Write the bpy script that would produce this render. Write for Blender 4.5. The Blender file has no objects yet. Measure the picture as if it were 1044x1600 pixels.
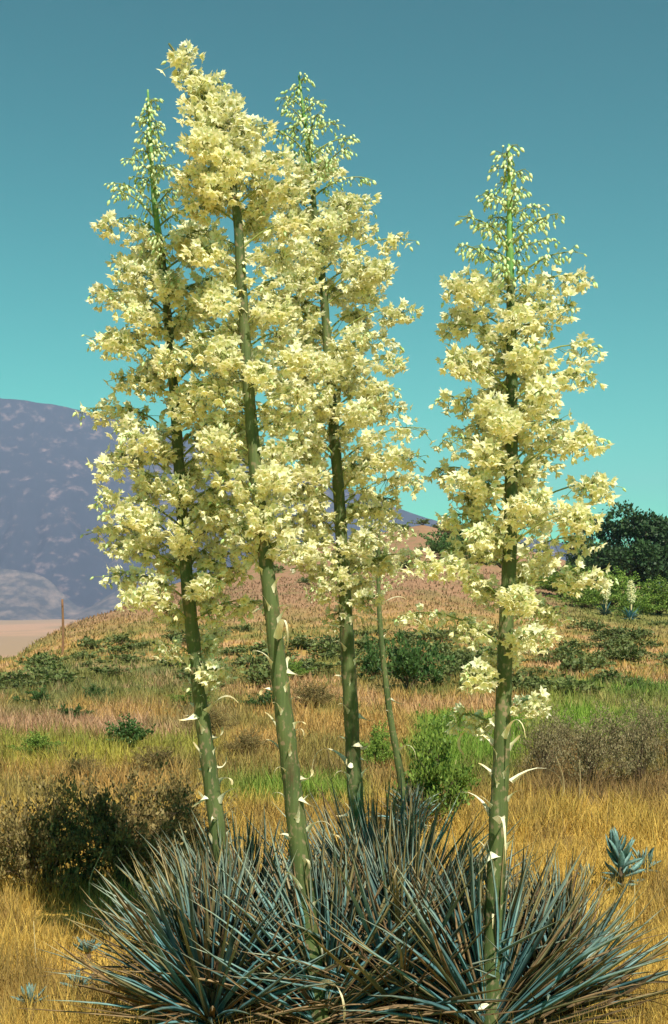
import bpy, math, random
import numpy as np
from mathutils import Matrix

# ------------------------------------------------------------------ camera, sky, sun, exposure
SC = bpy.context.scene
COL = SC.collection
FPX, HX, HY, EYE = 2100.0, 522.0, 940.0, 1.5      # focal length, principal point (photo pixels), eye height
cam_d = bpy.data.cameras.new('camera')
cam_d.sensor_fit = 'VERTICAL'; cam_d.sensor_height = 36.0
cam_d.lens = 36.0*FPX/1600.0
cam_d.shift_y = (HY-800.0)/1600.0
cam_d.clip_start = 0.05; cam_d.clip_end = 40000
cam = bpy.data.objects.new('camera', cam_d); COL.objects.link(cam)
cam.location = (0, 0, EYE); cam.rotation_euler = (math.radians(90), 0, 0)
SC.camera = cam

SUN_AZ, SUN_EL = math.radians(205-45), math.radians(52)   # compass: 0 = +Y (view direction), 90 = +X
w = bpy.data.worlds.new('World'); SC.world = w; w.use_nodes = True
wn, wl = w.node_tree.nodes, w.node_tree.links
wn.clear()
sky = wn.new('ShaderNodeTexSky'); sky.sky_type = 'NISHITA'; sky.sun_disc = False
sky.sun_elevation = SUN_EL; sky.sun_rotation = SUN_AZ
sky.altitude = 600; sky.air_density = 1.0; sky.dust_density = 0.3; sky.ozone_density = 1.6
tint = wn.new('ShaderNodeMix'); tint.data_type = 'RGBA'; tint.blend_type = 'MULTIPLY'
tint.inputs[0].default_value = 1.0; tint.inputs[7].default_value = (0.070, 0.415, 0.175, 1)
bg = wn.new('ShaderNodeBackground'); bg.inputs[1].default_value = 0.10
wo = wn.new('ShaderNodeOutputWorld')
hs = wn.new('ShaderNodeHueSaturation'); hs.inputs['Saturation'].default_value = 1.15
wl.new(sky.outputs[0], hs.inputs['Color']); ga = wn.new('ShaderNodeGamma'); ga.inputs[1].default_value = 1.5
wl.new(hs.outputs[0], ga.inputs[0]); wl.new(ga.outputs[0], tint.inputs[6]); wl.new(tint.outputs[2], bg.inputs[0]); wl.new(bg.outputs[0], wo.inputs[0])

sun_d = bpy.data.lights.new('sun', 'SUN'); sun_d.energy = 5.0; sun_d.angle = math.radians(0.53)
sun_d.color = (1.0, 0.93, 0.78)
sun = bpy.data.objects.new('sun', sun_d); COL.objects.link(sun)
sdir = np.array([math.sin(SUN_AZ)*math.cos(SUN_EL), math.cos(SUN_AZ)*math.cos(SUN_EL), math.sin(SUN_EL)])
sun.rotation_euler = (math.pi/2-SUN_EL, 0, math.pi-SUN_AZ)
sun.location = (4, -6, 12)

vs = SC.view_settings
vs.view_transform = 'Standard'; vs.look = 'None'; vs.exposure = 0.80; vs.gamma = 1.0; vs.use_curve_mapping = False
SC.cycles.use_denoising = True
SC.cycles.max_bounces = 8; SC.cycles.transparent_max_bounces = 8; SC.cycles.volume_bounces = 0

rng = np.random.default_rng(7)
random.seed(7)

# ------------------------------------------------------------------ helpers
def vnoise(x, y, seed=0):
    xi = np.floor(x).astype(np.int64); yi = np.floor(y).astype(np.int64)
    xf = x-xi; yf = y-yi
    def h(a, b):
        n = (a*374761393 + b*668265263 + seed*982451653) & 0x7fffffff
        n = ((n ^ (n >> 13))*1274126177) & 0x7fffffff
        return ((n ^ (n >> 16)) & 0xffff)/65535.0
    u = xf*xf*(3-2*xf); v = yf*yf*(3-2*yf)
    return (h(xi, yi)*(1-u)+h(xi+1, yi)*u)*(1-v)+(h(xi, yi+1)*(1-u)+h(xi+1, yi+1)*u)*v
def fbm(x, y, o=4, seed=0):
    s = 0; a = 0.5; t = 0
    for i in range(o):
        s = s+a*vnoise(x*2**i+17.3*i, y*2**i-9.1*i, seed+i); t += a; a *= 0.5
    return s/t
def sstep(a, b, x):
    t = np.clip((x-a)/(b-a), 0, 1); return t*t*(3-2*t)

def mesh(name, V, F, mat=None, col=None, smooth=False):
    V = np.asarray(V, np.float32); F = np.asarray(F, np.int32)
    me = bpy.data.meshes.new(name)
    k = F.shape[1]
    me.vertices.add(len(V)); me.vertices.foreach_set('co', V.ravel())
    me.loops.add(F.size); me.loops.foreach_set('vertex_index', F.ravel())
    me.polygons.add(len(F)); me.polygons.foreach_set('loop_start', np.arange(0, F.size, k, dtype=np.int32))
    me.polygons.foreach_set('loop_total', np.full(len(F), k, np.int32))
    if smooth: me.polygons.foreach_set('use_smooth', np.ones(len(F), bool))
    if col is not None:
        c = np.ones((len(V), 4), np.float32); c[:, :3] = col
        a = me.color_attributes.new('Col', 'FLOAT_COLOR', 'POINT'); a.data.foreach_set('color', c.ravel())
    me.update(calc_edges=True)
    if mat: me.materials.append(mat)
    return me
def link(name, me, parent=None, loc=None, kind=None):
    o = bpy.data.objects.new(name, me); COL.objects.link(o)
    if parent is not None: o.parent = parent
    if loc is not None: o.location = loc
    if kind: o['kind'] = kind
    return o
def thing(name, loc, label, cat, group=None, me=None, rz=0.0, sc=1.0):
    o = bpy.data.objects.new(name, me); COL.objects.link(o)
    o.location = loc; o.rotation_euler = (0, 0, rz); o.scale = (sc,)*3 if np.isscalar(sc) else sc
    o['label'] = label; o['category'] = cat
    if group: o['group'] = group
    return o
def tag(o, label, cat, group=None, kind=None):
    o['label'] = label; o['category'] = cat
    if group: o['group'] = group
    if kind: o['kind'] = kind
    return o

def spline(pts, n):
    P = np.asarray(pts, float); m = len(P)
    P = np.vstack([2*P[0]-P[1], P, 2*P[-1]-P[-2]])
    t = np.linspace(0, m-1-1e-6, n); i = t.astype(int); f = (t-i)[:, None]
    p0, p1, p2, p3 = P[i], P[i+1], P[i+2], P[i+3]
    return 0.5*(2*p1+(p2-p0)*f+(2*p0-5*p1+4*p2-p3)*f**2+(3*p1-p0-3*p2+p3)*f**3)
def tube(C, R, k=8, cap=True):
    """triangulated tube along centre line C with radii R"""
    C = np.asarray(C, float); R = np.broadcast_to(np.asarray(R, float), (len(C),))
    T = np.gradient(C, axis=0); T /= np.linalg.norm(T, axis=1)[:, None]+1e-9
    ref = np.array([0.0, 1, 0]) if abs(T[:, 1]).mean() < 0.8 else np.array([1.0, 0, 0])
    A = np.cross(T, ref); A /= np.linalg.norm(A, axis=1)[:, None]+1e-9
    B = np.cross(T, A)
    an = np.arange(k)*2*math.pi/k
    V = (C[:, None]+R[:, None, None]*(np.cos(an)[None, :, None]*A[:, None]+np.sin(an)[None, :, None]*B[:, None])).reshape(-1, 3)
    n = len(C); i = np.arange(n-1)[:, None]*k; j = np.arange(k)[None]; j2 = (j+1) % k
    a, b, c, d = i+j, i+j2, i+k+j2, i+k+j
    F = np.concatenate([np.stack([a, b, c], -1).reshape(-1, 3), np.stack([a, c, d], -1).reshape(-1, 3)])
    if cap:
        V = np.vstack([V, C[-1]]); q = (n-1)*k
        F = np.vstack([F, [[q+x, q+(x+1) % k, len(V)-1] for x in range(k)]])
    return V, F
def join(parts):
    Vs, Fs, o = [], [], 0
    for V, F in parts:
        Vs.append(np.asarray(V)); Fs.append(np.asarray(F)+o); o += len(V)
    return np.vstack(Vs), np.vstack(Fs)
def frames(axis, spin=None):
    """rotation matrices (N,3,3) whose local z maps on axis"""
    a = axis/(np.linalg.norm(axis, axis=1)[:, None]+1e-9)
    r = np.where(np.abs(a[:, 2:3]) < 0.9, np.array([[0, 0, 1.0]]), np.array([[1.0, 0, 0]]))
    x = np.cross(r, a); x /= np.linalg.norm(x, axis=1)[:, None]; y = np.cross(a, x)
    if spin is not None:
        c, s = np.cos(spin)[:, None], np.sin(spin)[:, None]
        x, y = c*x+s*y, -s*x+c*y
    return np.stack([x, y, a], -1)
def scatter(TV, TF, pos, rot, scale, col=None, tcol=None):
    """copies of a template joined into one vertex/face array"""
    N, n = len(pos), len(TV)
    scale = np.asarray(scale)
    S = scale[:, None, None] if scale.ndim == 1 else scale[:, None, :]
    V = np.einsum('nij,nkj->nki', rot, TV[None]*S)+pos[:, None]
    F = (TF[None]+(np.arange(N)*n)[:, None, None]).reshape(-1, TF.shape[1])
    c = None
    if col is not None:
        c = np.repeat(col[:, None, :], n, 1)
        if tcol is not None: c = c*tcol[None]
        c = c.reshape(-1, 3)
    return V.reshape(-1, 3), F, c
def rdir(n):
    v = rng.normal(size=(n, 3)); return v/np.linalg.norm(v, axis=1)[:, None]
def at(px, py, Y):
    return np.array([(px-HX)/FPX*Y, Y, EYE-(py-HY)/FPX*Y])

# ------------------------------------------------------------------ materials
def nodes_of(name):
    m = bpy.data.materials.new(name); m.use_nodes = True
    n, l = m.node_tree.nodes, m.node_tree.links; n.clear()
    return m, n, l
def surface(name, c1, c2, scale=8.0, rough=0.7, bump=0.2, attr=False, rand=0.0, transl=0.0, stretch=(1, 1, 1), spec=0.3, detail=6, bscale=None, tcol=None, dark=None):
    """noise between two colours, times the 'Col' attribute, times a random value per object; optional light through the leaf"""
    m, n, l = nodes_of(name)
    tc = n.new('ShaderNodeTexCoord'); mp = n.new('ShaderNodeMapping'); mp.inputs['Scale'].default_value = stretch
    l.new(tc.outputs['Object'], mp.inputs[0])
    nz = n.new('ShaderNodeTexNoise'); nz.inputs['Scale'].default_value = scale; nz.inputs['Detail'].default_value = detail
    nz.inputs['Roughness'].default_value = 0.65
    l.new(mp.outputs[0], nz.inputs['Vector'])
    rp = n.new('ShaderNodeValToRGB'); rp.color_ramp.elements[0].position = 0.32; rp.color_ramp.elements[1].position = 0.68
    rp.color_ramp.elements[0].color = (*c1, 1); rp.color_ramp.elements[1].color = (*c2, 1)
    l.new(nz.outputs[0], rp.inputs[0]); out = rp.outputs[0]
    def mul(a, b):
        x = n.new('ShaderNodeMix'); x.data_type = 'RGBA'; x.blend_type = 'MULTIPLY'; x.inputs[0].default_value = 1
        l.new(a, x.inputs[6]); l.new(b, x.inputs[7]); return x.outputs[2]
    if attr:
        at_ = n.new('ShaderNodeAttribute'); at_.attribute_name = 'Col'; out = mul(out, at_.outputs[0])
    if rand:
        oi = n.new('ShaderNodeObjectInfo'); mr = n.new('ShaderNodeMapRange')
        mr.inputs[3].default_value = 1-rand; mr.inputs[4].default_value = 1+rand
        l.new(oi.outputs['Random'], mr.inputs[0])
        cb = n.new('ShaderNodeCombineColor')
        for i in range(3): l.new(mr.outputs[0], cb.inputs[i])
        out = mul(out, cb.outputs[0])
    p = n.new('ShaderNodeBsdfPrincipled'); p.inputs['Roughness'].default_value = rough
    p.inputs['Specular IOR Level'].default_value = spec
    l.new(out, p.inputs['Base Color'])
    if bump:
        b = n.new('ShaderNodeBump'); b.inputs['Strength'].default_value = bump; b.inputs['Distance'].default_value = 0.02
        src = nz
        if bscale:
            src = n.new('ShaderNodeTexNoise'); src.inputs['Scale'].default_value = bscale; src.inputs['Detail'].default_value = 4
            l.new(mp.outputs[0], src.inputs['Vector'])
        l.new(src.outputs[0], b.inputs['Height']); l.new(b.outputs[0], p.inputs['Normal'])
    o = n.new('ShaderNodeOutputMaterial'); sh = p.outputs[0]
    if transl:
        t = n.new('ShaderNodeBsdfTranslucent'); l.new(out, t.inputs[0])
        mx = n.new('ShaderNodeMixShader'); mx.inputs[0].default_value = transl
        l.new(p.outputs[0], mx.inputs[1]); l.new(t.outputs[0], mx.inputs[2]); sh = mx.outputs[0]
    l.new(sh, o.inputs[0])
    return m

M_petal = surface('petal', (0.94, 0.90, 0.57), (0.96, 0.945, 0.72), 30, 0.55, 0.0, attr=True, transl=0.42, spec=0.2)
M_bud = surface('bud', (0.55, 0.60, 0.30), (0.86, 0.85, 0.60), 18, 0.5, 0.0, attr=True, transl=0.2)
M_twig = surface('flower_twig', (0.16, 0.20, 0.05), (0.26, 0.28, 0.08), 20, 0.7, 0.0)
def stalk_mat():
    m, n, l = nodes_of('stalk_skin')
    tc = n.new('ShaderNodeTexCoord')
    def noise(scale, st, det=5, ro=0.6):
        mp = n.new('ShaderNodeMapping'); mp.inputs['Scale'].default_value = st; l.new(tc.outputs['Object'], mp.inputs[0])
        z = n.new('ShaderNodeTexNoise'); z.inputs['Scale'].default_value = scale; z.inputs['Detail'].default_value = det; z.inputs['Roughness'].default_value = ro
        l.new(mp.outputs[0], z.inputs['Vector']); return z.outputs[0]
    def ramp(src, p0, c0, p1, c1):
        q = n.new('ShaderNodeValToRGB'); e = q.color_ramp.elements
        e[0].position, e[1].position = p0, p1; e[0].color, e[1].color = (*c0, 1), (*c1, 1); l.new(src, q.inputs[0]); return q.outputs[0]
    def mix(fac, a_, b_, mode='MIX'):
        x = n.new('ShaderNodeMix'); x.data_type = 'RGBA'; x.blend_type = mode
        if fac is None: x.inputs[0].default_value = 1
        else: l.new(fac, x.inputs[0])
        l.new(a_, x.inputs[6])
        if isinstance(b_, tuple): x.inputs[7].default_value = (*b_, 1)
        else: l.new(b_, x.inputs[7])
        return x.outputs[2]
    fib = noise(22, (4, 4, 0.22)); big = noise(5, (1, 1, 0.6)); spot = noise(60, (1, 1, 0.7), 3, 0.5); brn = noise(7, (2.0, 2.0, 0.5), 7, 0.7)
    c = ramp(big, 0.33, (0.085, 0.22, 0.06), 0.68, (0.20, 0.38, 0.11))
    c = mix(None, c, ramp(fib, 0.3, (0.72, 0.72, 0.70), 0.7, (1.18, 1.15, 1.05)), 'MULTIPLY')
    c = mix(ramp(spot, 0.56, (0, 0, 0), 0.68, (0.8, 0.8, 0.8)), c, (0.45, 0.50, 0.25))
    c = mix(ramp(brn, 0.58, (0, 0, 0), 0.72, (0.75, 0.75, 0.75)), c, (0.14, 0.085, 0.045))
    at_ = n.new('ShaderNodeAttribute'); at_.attribute_name = 'Col'; c = mix(None, c, at_.outputs[0], 'MULTIPLY')
    p = n.new('ShaderNodeBsdfPrincipled'); p.inputs['Roughness'].default_value = 0.62; p.inputs['Specular IOR Level'].default_value = 0.25
    bu = n.new('ShaderNodeBump'); bu.inputs['Strength'].default_value = 0.5; bu.inputs['Distance'].default_value = 0.006
    l.new(fib, bu.inputs['Height']); l.new(bu.outputs[0], p.inputs['Normal'])
    o = n.new('ShaderNodeOutputMaterial'); l.new(c, p.inputs[0]); l.new(p.outputs[0], o.inputs[0])
    return m
M_stalk = stalk_mat()
M_bract = surface('bract', (0.66, 0.60, 0.38), (0.90, 0.88, 0.68), 40, 0.7, 0.3, stretch=(3, 3, 0.5), attr=True, rand=0.15, transl=0.2)
M_leaf = surface('yucca_blade', (0.035, 0.105, 0.125), (0.13, 0.26, 0.29), 5, 0.45, 0.15, stretch=(14, 14, 1), attr=True, rand=0.5, spec=0.3)
M_leaf2 = surface('yucca_blade_olive', (0.055, 0.06, 0.03), (0.17, 0.155, 0.08), 5, 0.5, 0.15, stretch=(14, 14, 1), attr=True, rand=0.45, spec=0.4)
M_dead = surface('dead_blade', (0.055, 0.035, 0.018), (0.24, 0.16, 0.085), 6, 0.8, 0.2, stretch=(14, 14, 1), attr=True, rand=0.4)
M_dry = surface('dry_grass', (0.85, 0.85, 0.85), (1, 1, 1), 4, 0.75, 0, attr=True, transl=0.25)
M_shrub = surface('shrub_leaf', (0.85, 0.85, 0.85), (1, 1, 1), 6, 0.6, 0, attr=True, rand=0.18, transl=0.2)
M_wood = surface('shrub_wood', (0.07, 0.045, 0.025), (0.16, 0.11, 0.07), 14, 0.85, 0.3)
M_oak = surface('oak_leaf', (0.018, 0.045, 0.018), (0.05, 0.095, 0.03), 1.2, 0.55, 0, attr=True, transl=0.15)
M_bark = surface('oak_bark', (0.05, 0.035, 0.025), (0.13, 0.10, 0.07), 6, 0.9, 0.6)
M_pole = surface('weathered_pole', (0.13, 0.06, 0.03), (0.25, 0.13, 0.07), 6, 0.85, 0.4, stretch=(6, 6, 1))
M_succ = surface('blue_leaf', (0.05, 0.11, 0.10), (0.17, 0.28, 0.27), 9, 0.5, 0.1, attr=True, rand=0.25)
M_straw = surface('straw', (0.42, 0.33, 0.16), (0.62, 0.52, 0.28), 10, 0.8, 0.0)

# ------------------------------------------------------------------ ground
AZ = np.array([-1.2, -0.237, -0.168, -0.09, 0.0, 0.066, 0.094, 0.156, 0.236, 0.5, 1.2])
YC = np.array([28, 36, 60, 110, 140, 150, 150, 140, 120, 120, 120.0])
HC = np.array([-0.8, -0.12, 0.93, 3.7, 7.6, 10.2, 9.2, 6.3, 2.6, 2.0, 2.0])
def height(X, Y):
    X = np.asarray(X, float); Y = np.asarray(Y, float)
    a = X/np.maximum(Y, 6.0)
    yc = np.interp(a, AZ, YC); hc = np.interp(a, AZ, HC)
    y0 = 16.0
    t = (Y-y0)/(yc-y0)
    up = hc*sstep(0, 1.0, np.clip(t, 0, 1)**0.9*0.80)/sstep(0, 1, np.array(0.80))
    down = hc-(hc+34)*sstep(0, 5.0, t-1.0)
    h = np.where(t <= 1, up, down)
    near = 0.06*(fbm(X*0.7, Y*0.7, 3, 5)-0.5)+0.02*(fbm(X*3, Y*3, 2, 9)-0.5)
    far = 0.5*(fbm(X*0.09, Y*0.09, 3, 3)-0.5)*sstep(20, 60, Y)
    return h+near+far

C_gold = np.array([0.55, 0.37, 0.085]); C_tan = np.array([0.42, 0.26, 0.09]); C_pink = np.array([0.46, 0.28, 0.17])
C_green = np.array([0.17, 0.27, 0.035]); C_dgreen = np.array([0.09, 0.14, 0.035]); C_brown = np.array([0.20, 0.13, 0.055])
C_hill = np.array([0.32, 0.185, 0.115]); C_ygreen = np.array([0.36, 0.32, 0.055])
def zone(X, Y):
    """what grows where, as a colour (world metres)"""
    X = np.asarray(X, float); Y = np.asarray(Y, float)
    w1 = fbm(X*0.5, Y*0.35, 3, 21)-0.5; w2 = fbm(X*1.7+4, Y*1.1, 3, 31)
    Yw = Y+w1*3.0*np.clip(Y/14, 0.4, 2)
    a = X/np.maximum(Y, 4)+w1*0.04
    c = np.empty(X.shape+(3,)); c[:] = C_gold
    def mixc(col, m):
        nonlocal c
        m = np.clip(m, 0, 1)[..., None]; c = c*(1-m)+col*m
    band = lambda lo, hi, s: sstep(lo-s, lo+s, Yw)*(1-sstep(hi-s, hi+s, Yw))
    L = 1-sstep(-0.10, -0.06, a); R = sstep(0.045, 0.07, a); C = (1-L)*(1-R); RR = sstep(0.13, 0.17, a)
    mixc(C_tan, sstep(9.3, 11.0, Yw)*0.85)
    mixc(C_green, band(9.6, 11.4, 0.5)*sstep(-0.11, -0.07, a)*(1-sstep(0.01, 0.03, a)))
    mixc(C_ygreen, band(12.2, 14.3, 0.5)*L)
    mixc(C_pink, band(15.3, 17.8, 0.4)*L)
    mixc(C_green*0.9, band(14.0, 15.3, 0.4)*L*0.6)
    mixc(C_dgreen, band(20.5, 29, 1.2)*L*0.8)
    mixc(C_pink, sstep(0.55, 0.62, w2)*band(17, 32, 1.0)*L*0.8)
    mixc(C_green, band(11.2, 17.5, 0.7)*R*(1-RR))
    mixc(C_green*1.05, band(13.8, 24, 1.0)*RR)
    mixc(C_brown, band(9.8, 13.0, 0.6)*RR*0.75)
    mixc(C_dgreen, sstep(0.50, 0.62, w2)*sstep(17, 19, Yw)*(1-sstep(38, 50, Yw))*0.75)
    mixc(C_pink, (1-sstep(0.36, 0.44, w2))*sstep(17, 19, Yw)*0.6)
    mixc(np.array([0.20, 0.19, 0.05]), sstep(0.48, 0.60, fbm(X*0.8+9, Y*0.5, 4, 41))*sstep(9, 11, Yw)*(1-sstep(40, 60, Yw))*0.65)
    mixc(C_hill, sstep(34, 60, Yw))
    mixc(C_dgreen*1.2, sstep(0.56, 0.66, w2)*sstep(34, 60, Yw)*(1-sstep(100, 140, Yw))*0.35)
    mixc(np.array([0.15, 0.20, 0.04]), band(45, 80, 4)*sstep(0.15, 0.19, a)*0.7)
    mixc(C_pink*np.array([1.0, 0.98, 1.0]), sstep(200, 500, Y))
    mixc(np.array([0.30, 0.22, 0.13]), sstep(0.45, 0.6, fbm(X*0.011, Y*0.004, 3, 65))*sstep(300, 600, Y)*0.7)
    mixc(C_brown, (1-sstep(0.34, 0.42, fbm(X*2.3, Y*2.3, 3, 77)))*(1-sstep(12, 18, Y))*0.6)
    return c

def warp(c, s, lo, hi, n):
    u = np.linspace(np.arcsinh((lo-c)/s), np.arcsinh((hi-c)/s), n); return c+s*np.sinh(u)
gx = warp(0.0, 4.0, -6500, 6500, 520); gy = warp(8.0, 5.0, -400, 7500, 560)
GX, GY = np.meshgrid(gx, gy)
GZ = height(GX, GY)
V = np.stack([GX, GY, GZ], -1).reshape(-1, 3)
ii = (np.arange(len(gy)-1)[:, None]*len(gx)+np.arange(len(gx)-1)[None]).ravel()
F = np.stack([ii, ii+1, ii+1+len(gx), ii+len(gx)], -1)
M_ground = surface('soil_and_litter', (0.62, 0.60, 0.58), (1.12, 1.10, 1.08), 3.0, 0.95, 0.8, attr=True, spec=0.1, detail=9, bscale=9.0)
g = link('ground', mesh('ground', V, F, M_ground, zone(GX, GY).reshape(-1, 3), True), kind='structure')
tag(g, 'dry grassy ground sloping away to scrub hillside', 'ground', kind='structure')

# ------------------------------------------------------------------ mountains across the valley
def mountain(name, crest, depth, thick, base_z, seed, mat, rough, label, n=(620, 200)):
    """heightfield ridge; crest = (photo px, py) pairs at that distance, real metres"""
    cx = np.array([(p[0]-HX)/FPX*depth for p in crest]); cz = np.array([EYE-(p[1]-HY)/FPX*depth for p in crest])
    cs_ = spline(np.stack([cx, cz], -1), 300); cx, cz = np.maximum.accumulate(cs_[:, 0]), cs_[:, 1]
    xs = np.linspace(cx[0], cx[-1], n[0]); ts = np.linspace(0, 1, n[1])
    X, T = np.meshgrid(xs, ts)
    ridge = np.interp(X, cx, cz)
    prof = np.where(T < 0.6, (T/0.6)**1.25, 1-0.75*(T-0.6)/0.4)
    L = thick
    wx = X/L*5.2+0.55*(fbm(X/L*4, T*2.2, 4, seed+9)-0.5)*2+T*0.6
    gul = (1-np.abs(fbm(wx, T*0.55, 4, seed)*2-1)*2.2).clip(0, 1)**1.5
    gu2 = (1-np.abs(fbm(wx*3.3, T*2.4, 3, seed+5)*2-1)*2.0).clip(0, 1)
    Hh = ridge-base_z
    Z = base_z+Hh*prof-Hh*rough*(0.30*gul+0.09*gu2)*np.sin(np.clip(T/0.6, 0, 1)*3.1416)**0.7+Hh*0.025*(fbm(X/L*26, T*14, 4, seed+3)-0.5)
    Y = depth-0.6*thick+T*thick
    V = np.stack([X, Y, Z], -1).reshape(-1, 3)
    ii = (np.arange(n[1]-1)[:, None]*n[0]+np.arange(n[0]-1)[None]).ravel()
    o = link(name, mesh(name, V, np.stack([ii, ii+1, ii+1+n[0], ii+n[0]], -1), mat, None, True), kind='structure')
    return tag(o, label, name.replace('_', ' '), kind='structure')
def mountain_mat(name, brush, rock, scale, lo, hi):
    m, n, l = nodes_of(name)
    tc = n.new('ShaderNodeTexCoord'); mp = n.new('ShaderNodeMapping'); mp.inputs['Scale'].default_value = (1, 0.5, 1)
    nz = n.new('ShaderNodeTexNoise'); nz.inputs['Scale'].default_value = scale; nz.inputs['Detail'].default_value = 8; nz.inputs['Roughness'].default_value = 0.7
    rp = n.new('ShaderNodeValToRGB'); rp.color_ramp.elements[0].position = lo; rp.color_ramp.elements[1].position = hi
    rp.color_ramp.elements[0].color = (*brush, 1); rp.color_ramp.elements[1].color = (*rock, 1)
    p = n.new('ShaderNodeBsdfPrincipled'); p.inputs['Roughness'].default_value = 0.95; p.inputs['Specular IOR Level'].default_value = 0.05
    o = n.new('ShaderNodeOutputMaterial')
    l.new(tc.outputs['Object'], mp.inputs[0]); l.new(mp.outputs[0], nz.inputs['Vector']); l.new(nz.outputs[0], rp.inputs[0])
    l.new(rp.outputs[0], p.inputs[0]); l.new(p.outputs[0], o.inputs[0])
    return m
M_mtn = mountain_mat('mountain_brush', (0.03, 0.034, 0.045), (0.30, 0.20, 0.19), 0.028, 0.54, 0.80)
M_foot = mountain_mat('foothill', (0.06, 0.062, 0.07), (0.24, 0.18, 0.16), 0.03, 0.44, 0.72)
mountain('mountain', [(-1500, 700), (-900, 590), (-350, 605), (-120, 608), (25, 622), (140, 642), (240, 668), (360, 700), (500, 745), (690, 815), (900, 850), (1300, 905), (1700, 930)],
         4200, 2200, -40, 40, M_mtn, 0.55, 'blue hazy mountain slope across the valley')
mountain('foothill', [(-1100, 930), (-500, 870), (-60, 885), (30, 890), (75, 903), (112, 938), (135, 950), (160, 935), (200, 915), (260, 915), (420, 950), (640, 975)],
         2900, 700, -42, 61, M_foot, 0.75, 'pale rounded foothill at the foot of the blue mountain', n=(260, 60))

# ------------------------------------------------------------------ haze
b = [(-7000, -600, -46), (7000, -600, -46), (7000, 8200, -46), (-7000, 8200, -46)]
HV = b+[(x, y, 740) for x, y, z in b]
HF = [(3, 2, 1, 0), (4, 5, 6, 7), (0, 1, 5, 4), (1, 2, 6, 5), (2, 3, 7, 6), (3, 0, 4, 7)]
m, n, l = nodes_of('haze_air')
pv = n.new('ShaderNodeVolumePrincipled'); pv.inputs['Color'].default_value = (0.50, 0.60, 1.0, 1); pv.inputs['Density'].default_value = 0.00014
mo = n.new('ShaderNodeOutputMaterial'); l.new(pv.outputs[0], mo.inputs['Volume'])
tag(link('haze', mesh('haze', HV, HF, m)), 'thin blue haze filling the air of the valley', 'haze', kind='stuff')

# ------------------------------------------------------------------ flower, bud, leaf templates
def flower_tpl(spread, length, width, bell):
    """six tepals round +z; spread = tip radius, bell = how far the tips reach along the axis"""
    V, F = [], []
    for k in range(6):
        a = k*math.pi/3+(0.06 if k % 2 else 0); s = 1.0 if k % 2 else 0.88
        d = np.array([math.cos(a), math.sin(a), 0]); t = np.array([-d[1], d[0], 0]); z = np.array([0, 0, 1.0])
        b = d*0.002; c = d*spread*0.62*s+z*(bell*0.62+0.002)
        lft = d*spread*0.5*s+t*width*s+z*bell*0.55; rgt = d*spread*0.5*s-t*width*s+z*bell*0.55
        tip = d*spread*s+z*bell*(1.0 if spread > 0.015 else 1.1)
        o = len(V); V += [b, lft, rgt, c, tip]
        F += [(o, o+1, o+3), (o, o+3, o+2), (o+1, o+4, o+3), (o+3, o+4, o+2)]
    o = len(V)                                            # pistil
    V += [(0.003, 0, 0), (-0.0015, 0.0026, 0), (-0.0015, -0.0026, 0), (0, 0, bell*0.5+0.004)]
    F += [(o, o+1, o+3), (o+1, o+2, o+3), (o+2, o, o+3)]
    V = np.array(V); tc = np.ones((len(V), 3)); tc[-4:] = (0.75, 0.85, 0.45)
    tc[0:30:5] = (0.92, 0.92, 0.62)
    return V, np.array(F), tc
FL = [flower_tpl(0.025, 0.03, 0.0072, 0.009), flower_tpl(0.020, 0.03, 0.0078, 0.018), flower_tpl(0.013, 0.03, 0.0080, 0.024)]
def bud_tpl():
    prof = [(0, 0), (0.0055, 0.006), (0.0062, 0.013), (0.003, 0.021), (0, 0.026)]
    V = [(0, 0, 0)]; k = 5
    for r, z in prof[1:-1]:
        V += [(r*math.cos(i*2*math.pi/k), r*math.sin(i*2*math.pi/k), z) for i in range(k)]
    V.append((0, 0, 0.026)); F = []
    for i in range(k):
        j = (i+1) % k
        F += [(0, 1+j, 1+i), (1+i, 1+j, 6+j), (1+i, 6+j, 6+i), (6+i, 6+j, 11+j), (6+i, 11+j, 11+i), (11+i, 11+j, 16)]
    V = np.array(V); tc = np.ones((len(V), 3)); tc[0:6] = (0.75, 0.9, 0.6)
    return V, np.array(F), tc
BUD = bud_tpl()
FLM = [mesh('flower', t[0], t[1], M_petal, t[2]) for t in FL]

def blade_mesh(L, wd, droop, fold, n=7, tipcol=(1, 1, 1), twist=0.0):
    """stiff channelled yucca leaf along +z with a spine tip"""
    t = np.linspace(0, 1, n)
    ww = wd*np.interp(t, [0, 0.12, 0.4, 0.75, 1], [1.5, 0.9, 1.0, 0.62, 0.03])
    y = droop*L*t**2; z = L*(t-0.25*abs(droop)*t**2)
    th = twist*t
    V = []
    for i in range(n):
        c, s = math.cos(th[i]), math.sin(th[i])
        for e, dz in ((-1, 1), (0, 0), (1, 1)):
            lx = e*ww[i]*0.5; ly = -fold*ww[i]*dz
            V.append((c*lx-s*ly, y[i]+s*lx+c*ly, z[i]))
        V.append((0, y[i]+0.18*ww[i], z[i]))              # underside keel: gives the blade its thickness
    F = []
    for i in range(n-1):
        p, q = i*4, i*4+4
        for a, bb in ((0, 1), (1, 2), (2, 3), (3, 0)):
            F.append((p+a, p+bb, q+bb, q+a))
    col = np.repeat(np.array([np.array((1, 1, 1))*(1-max(0, x-0.5)/0.5)+np.array(tipcol)*max(0, x-0.5)/0.5 for x in t]), 4, 0)
    ed = np.tile([1, 0, 1, 0], n).astype(bool)
    col[ed] *= np.array([1.35, 1.3, 1.2])
    return V, F, col
random.seed(3)
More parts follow.
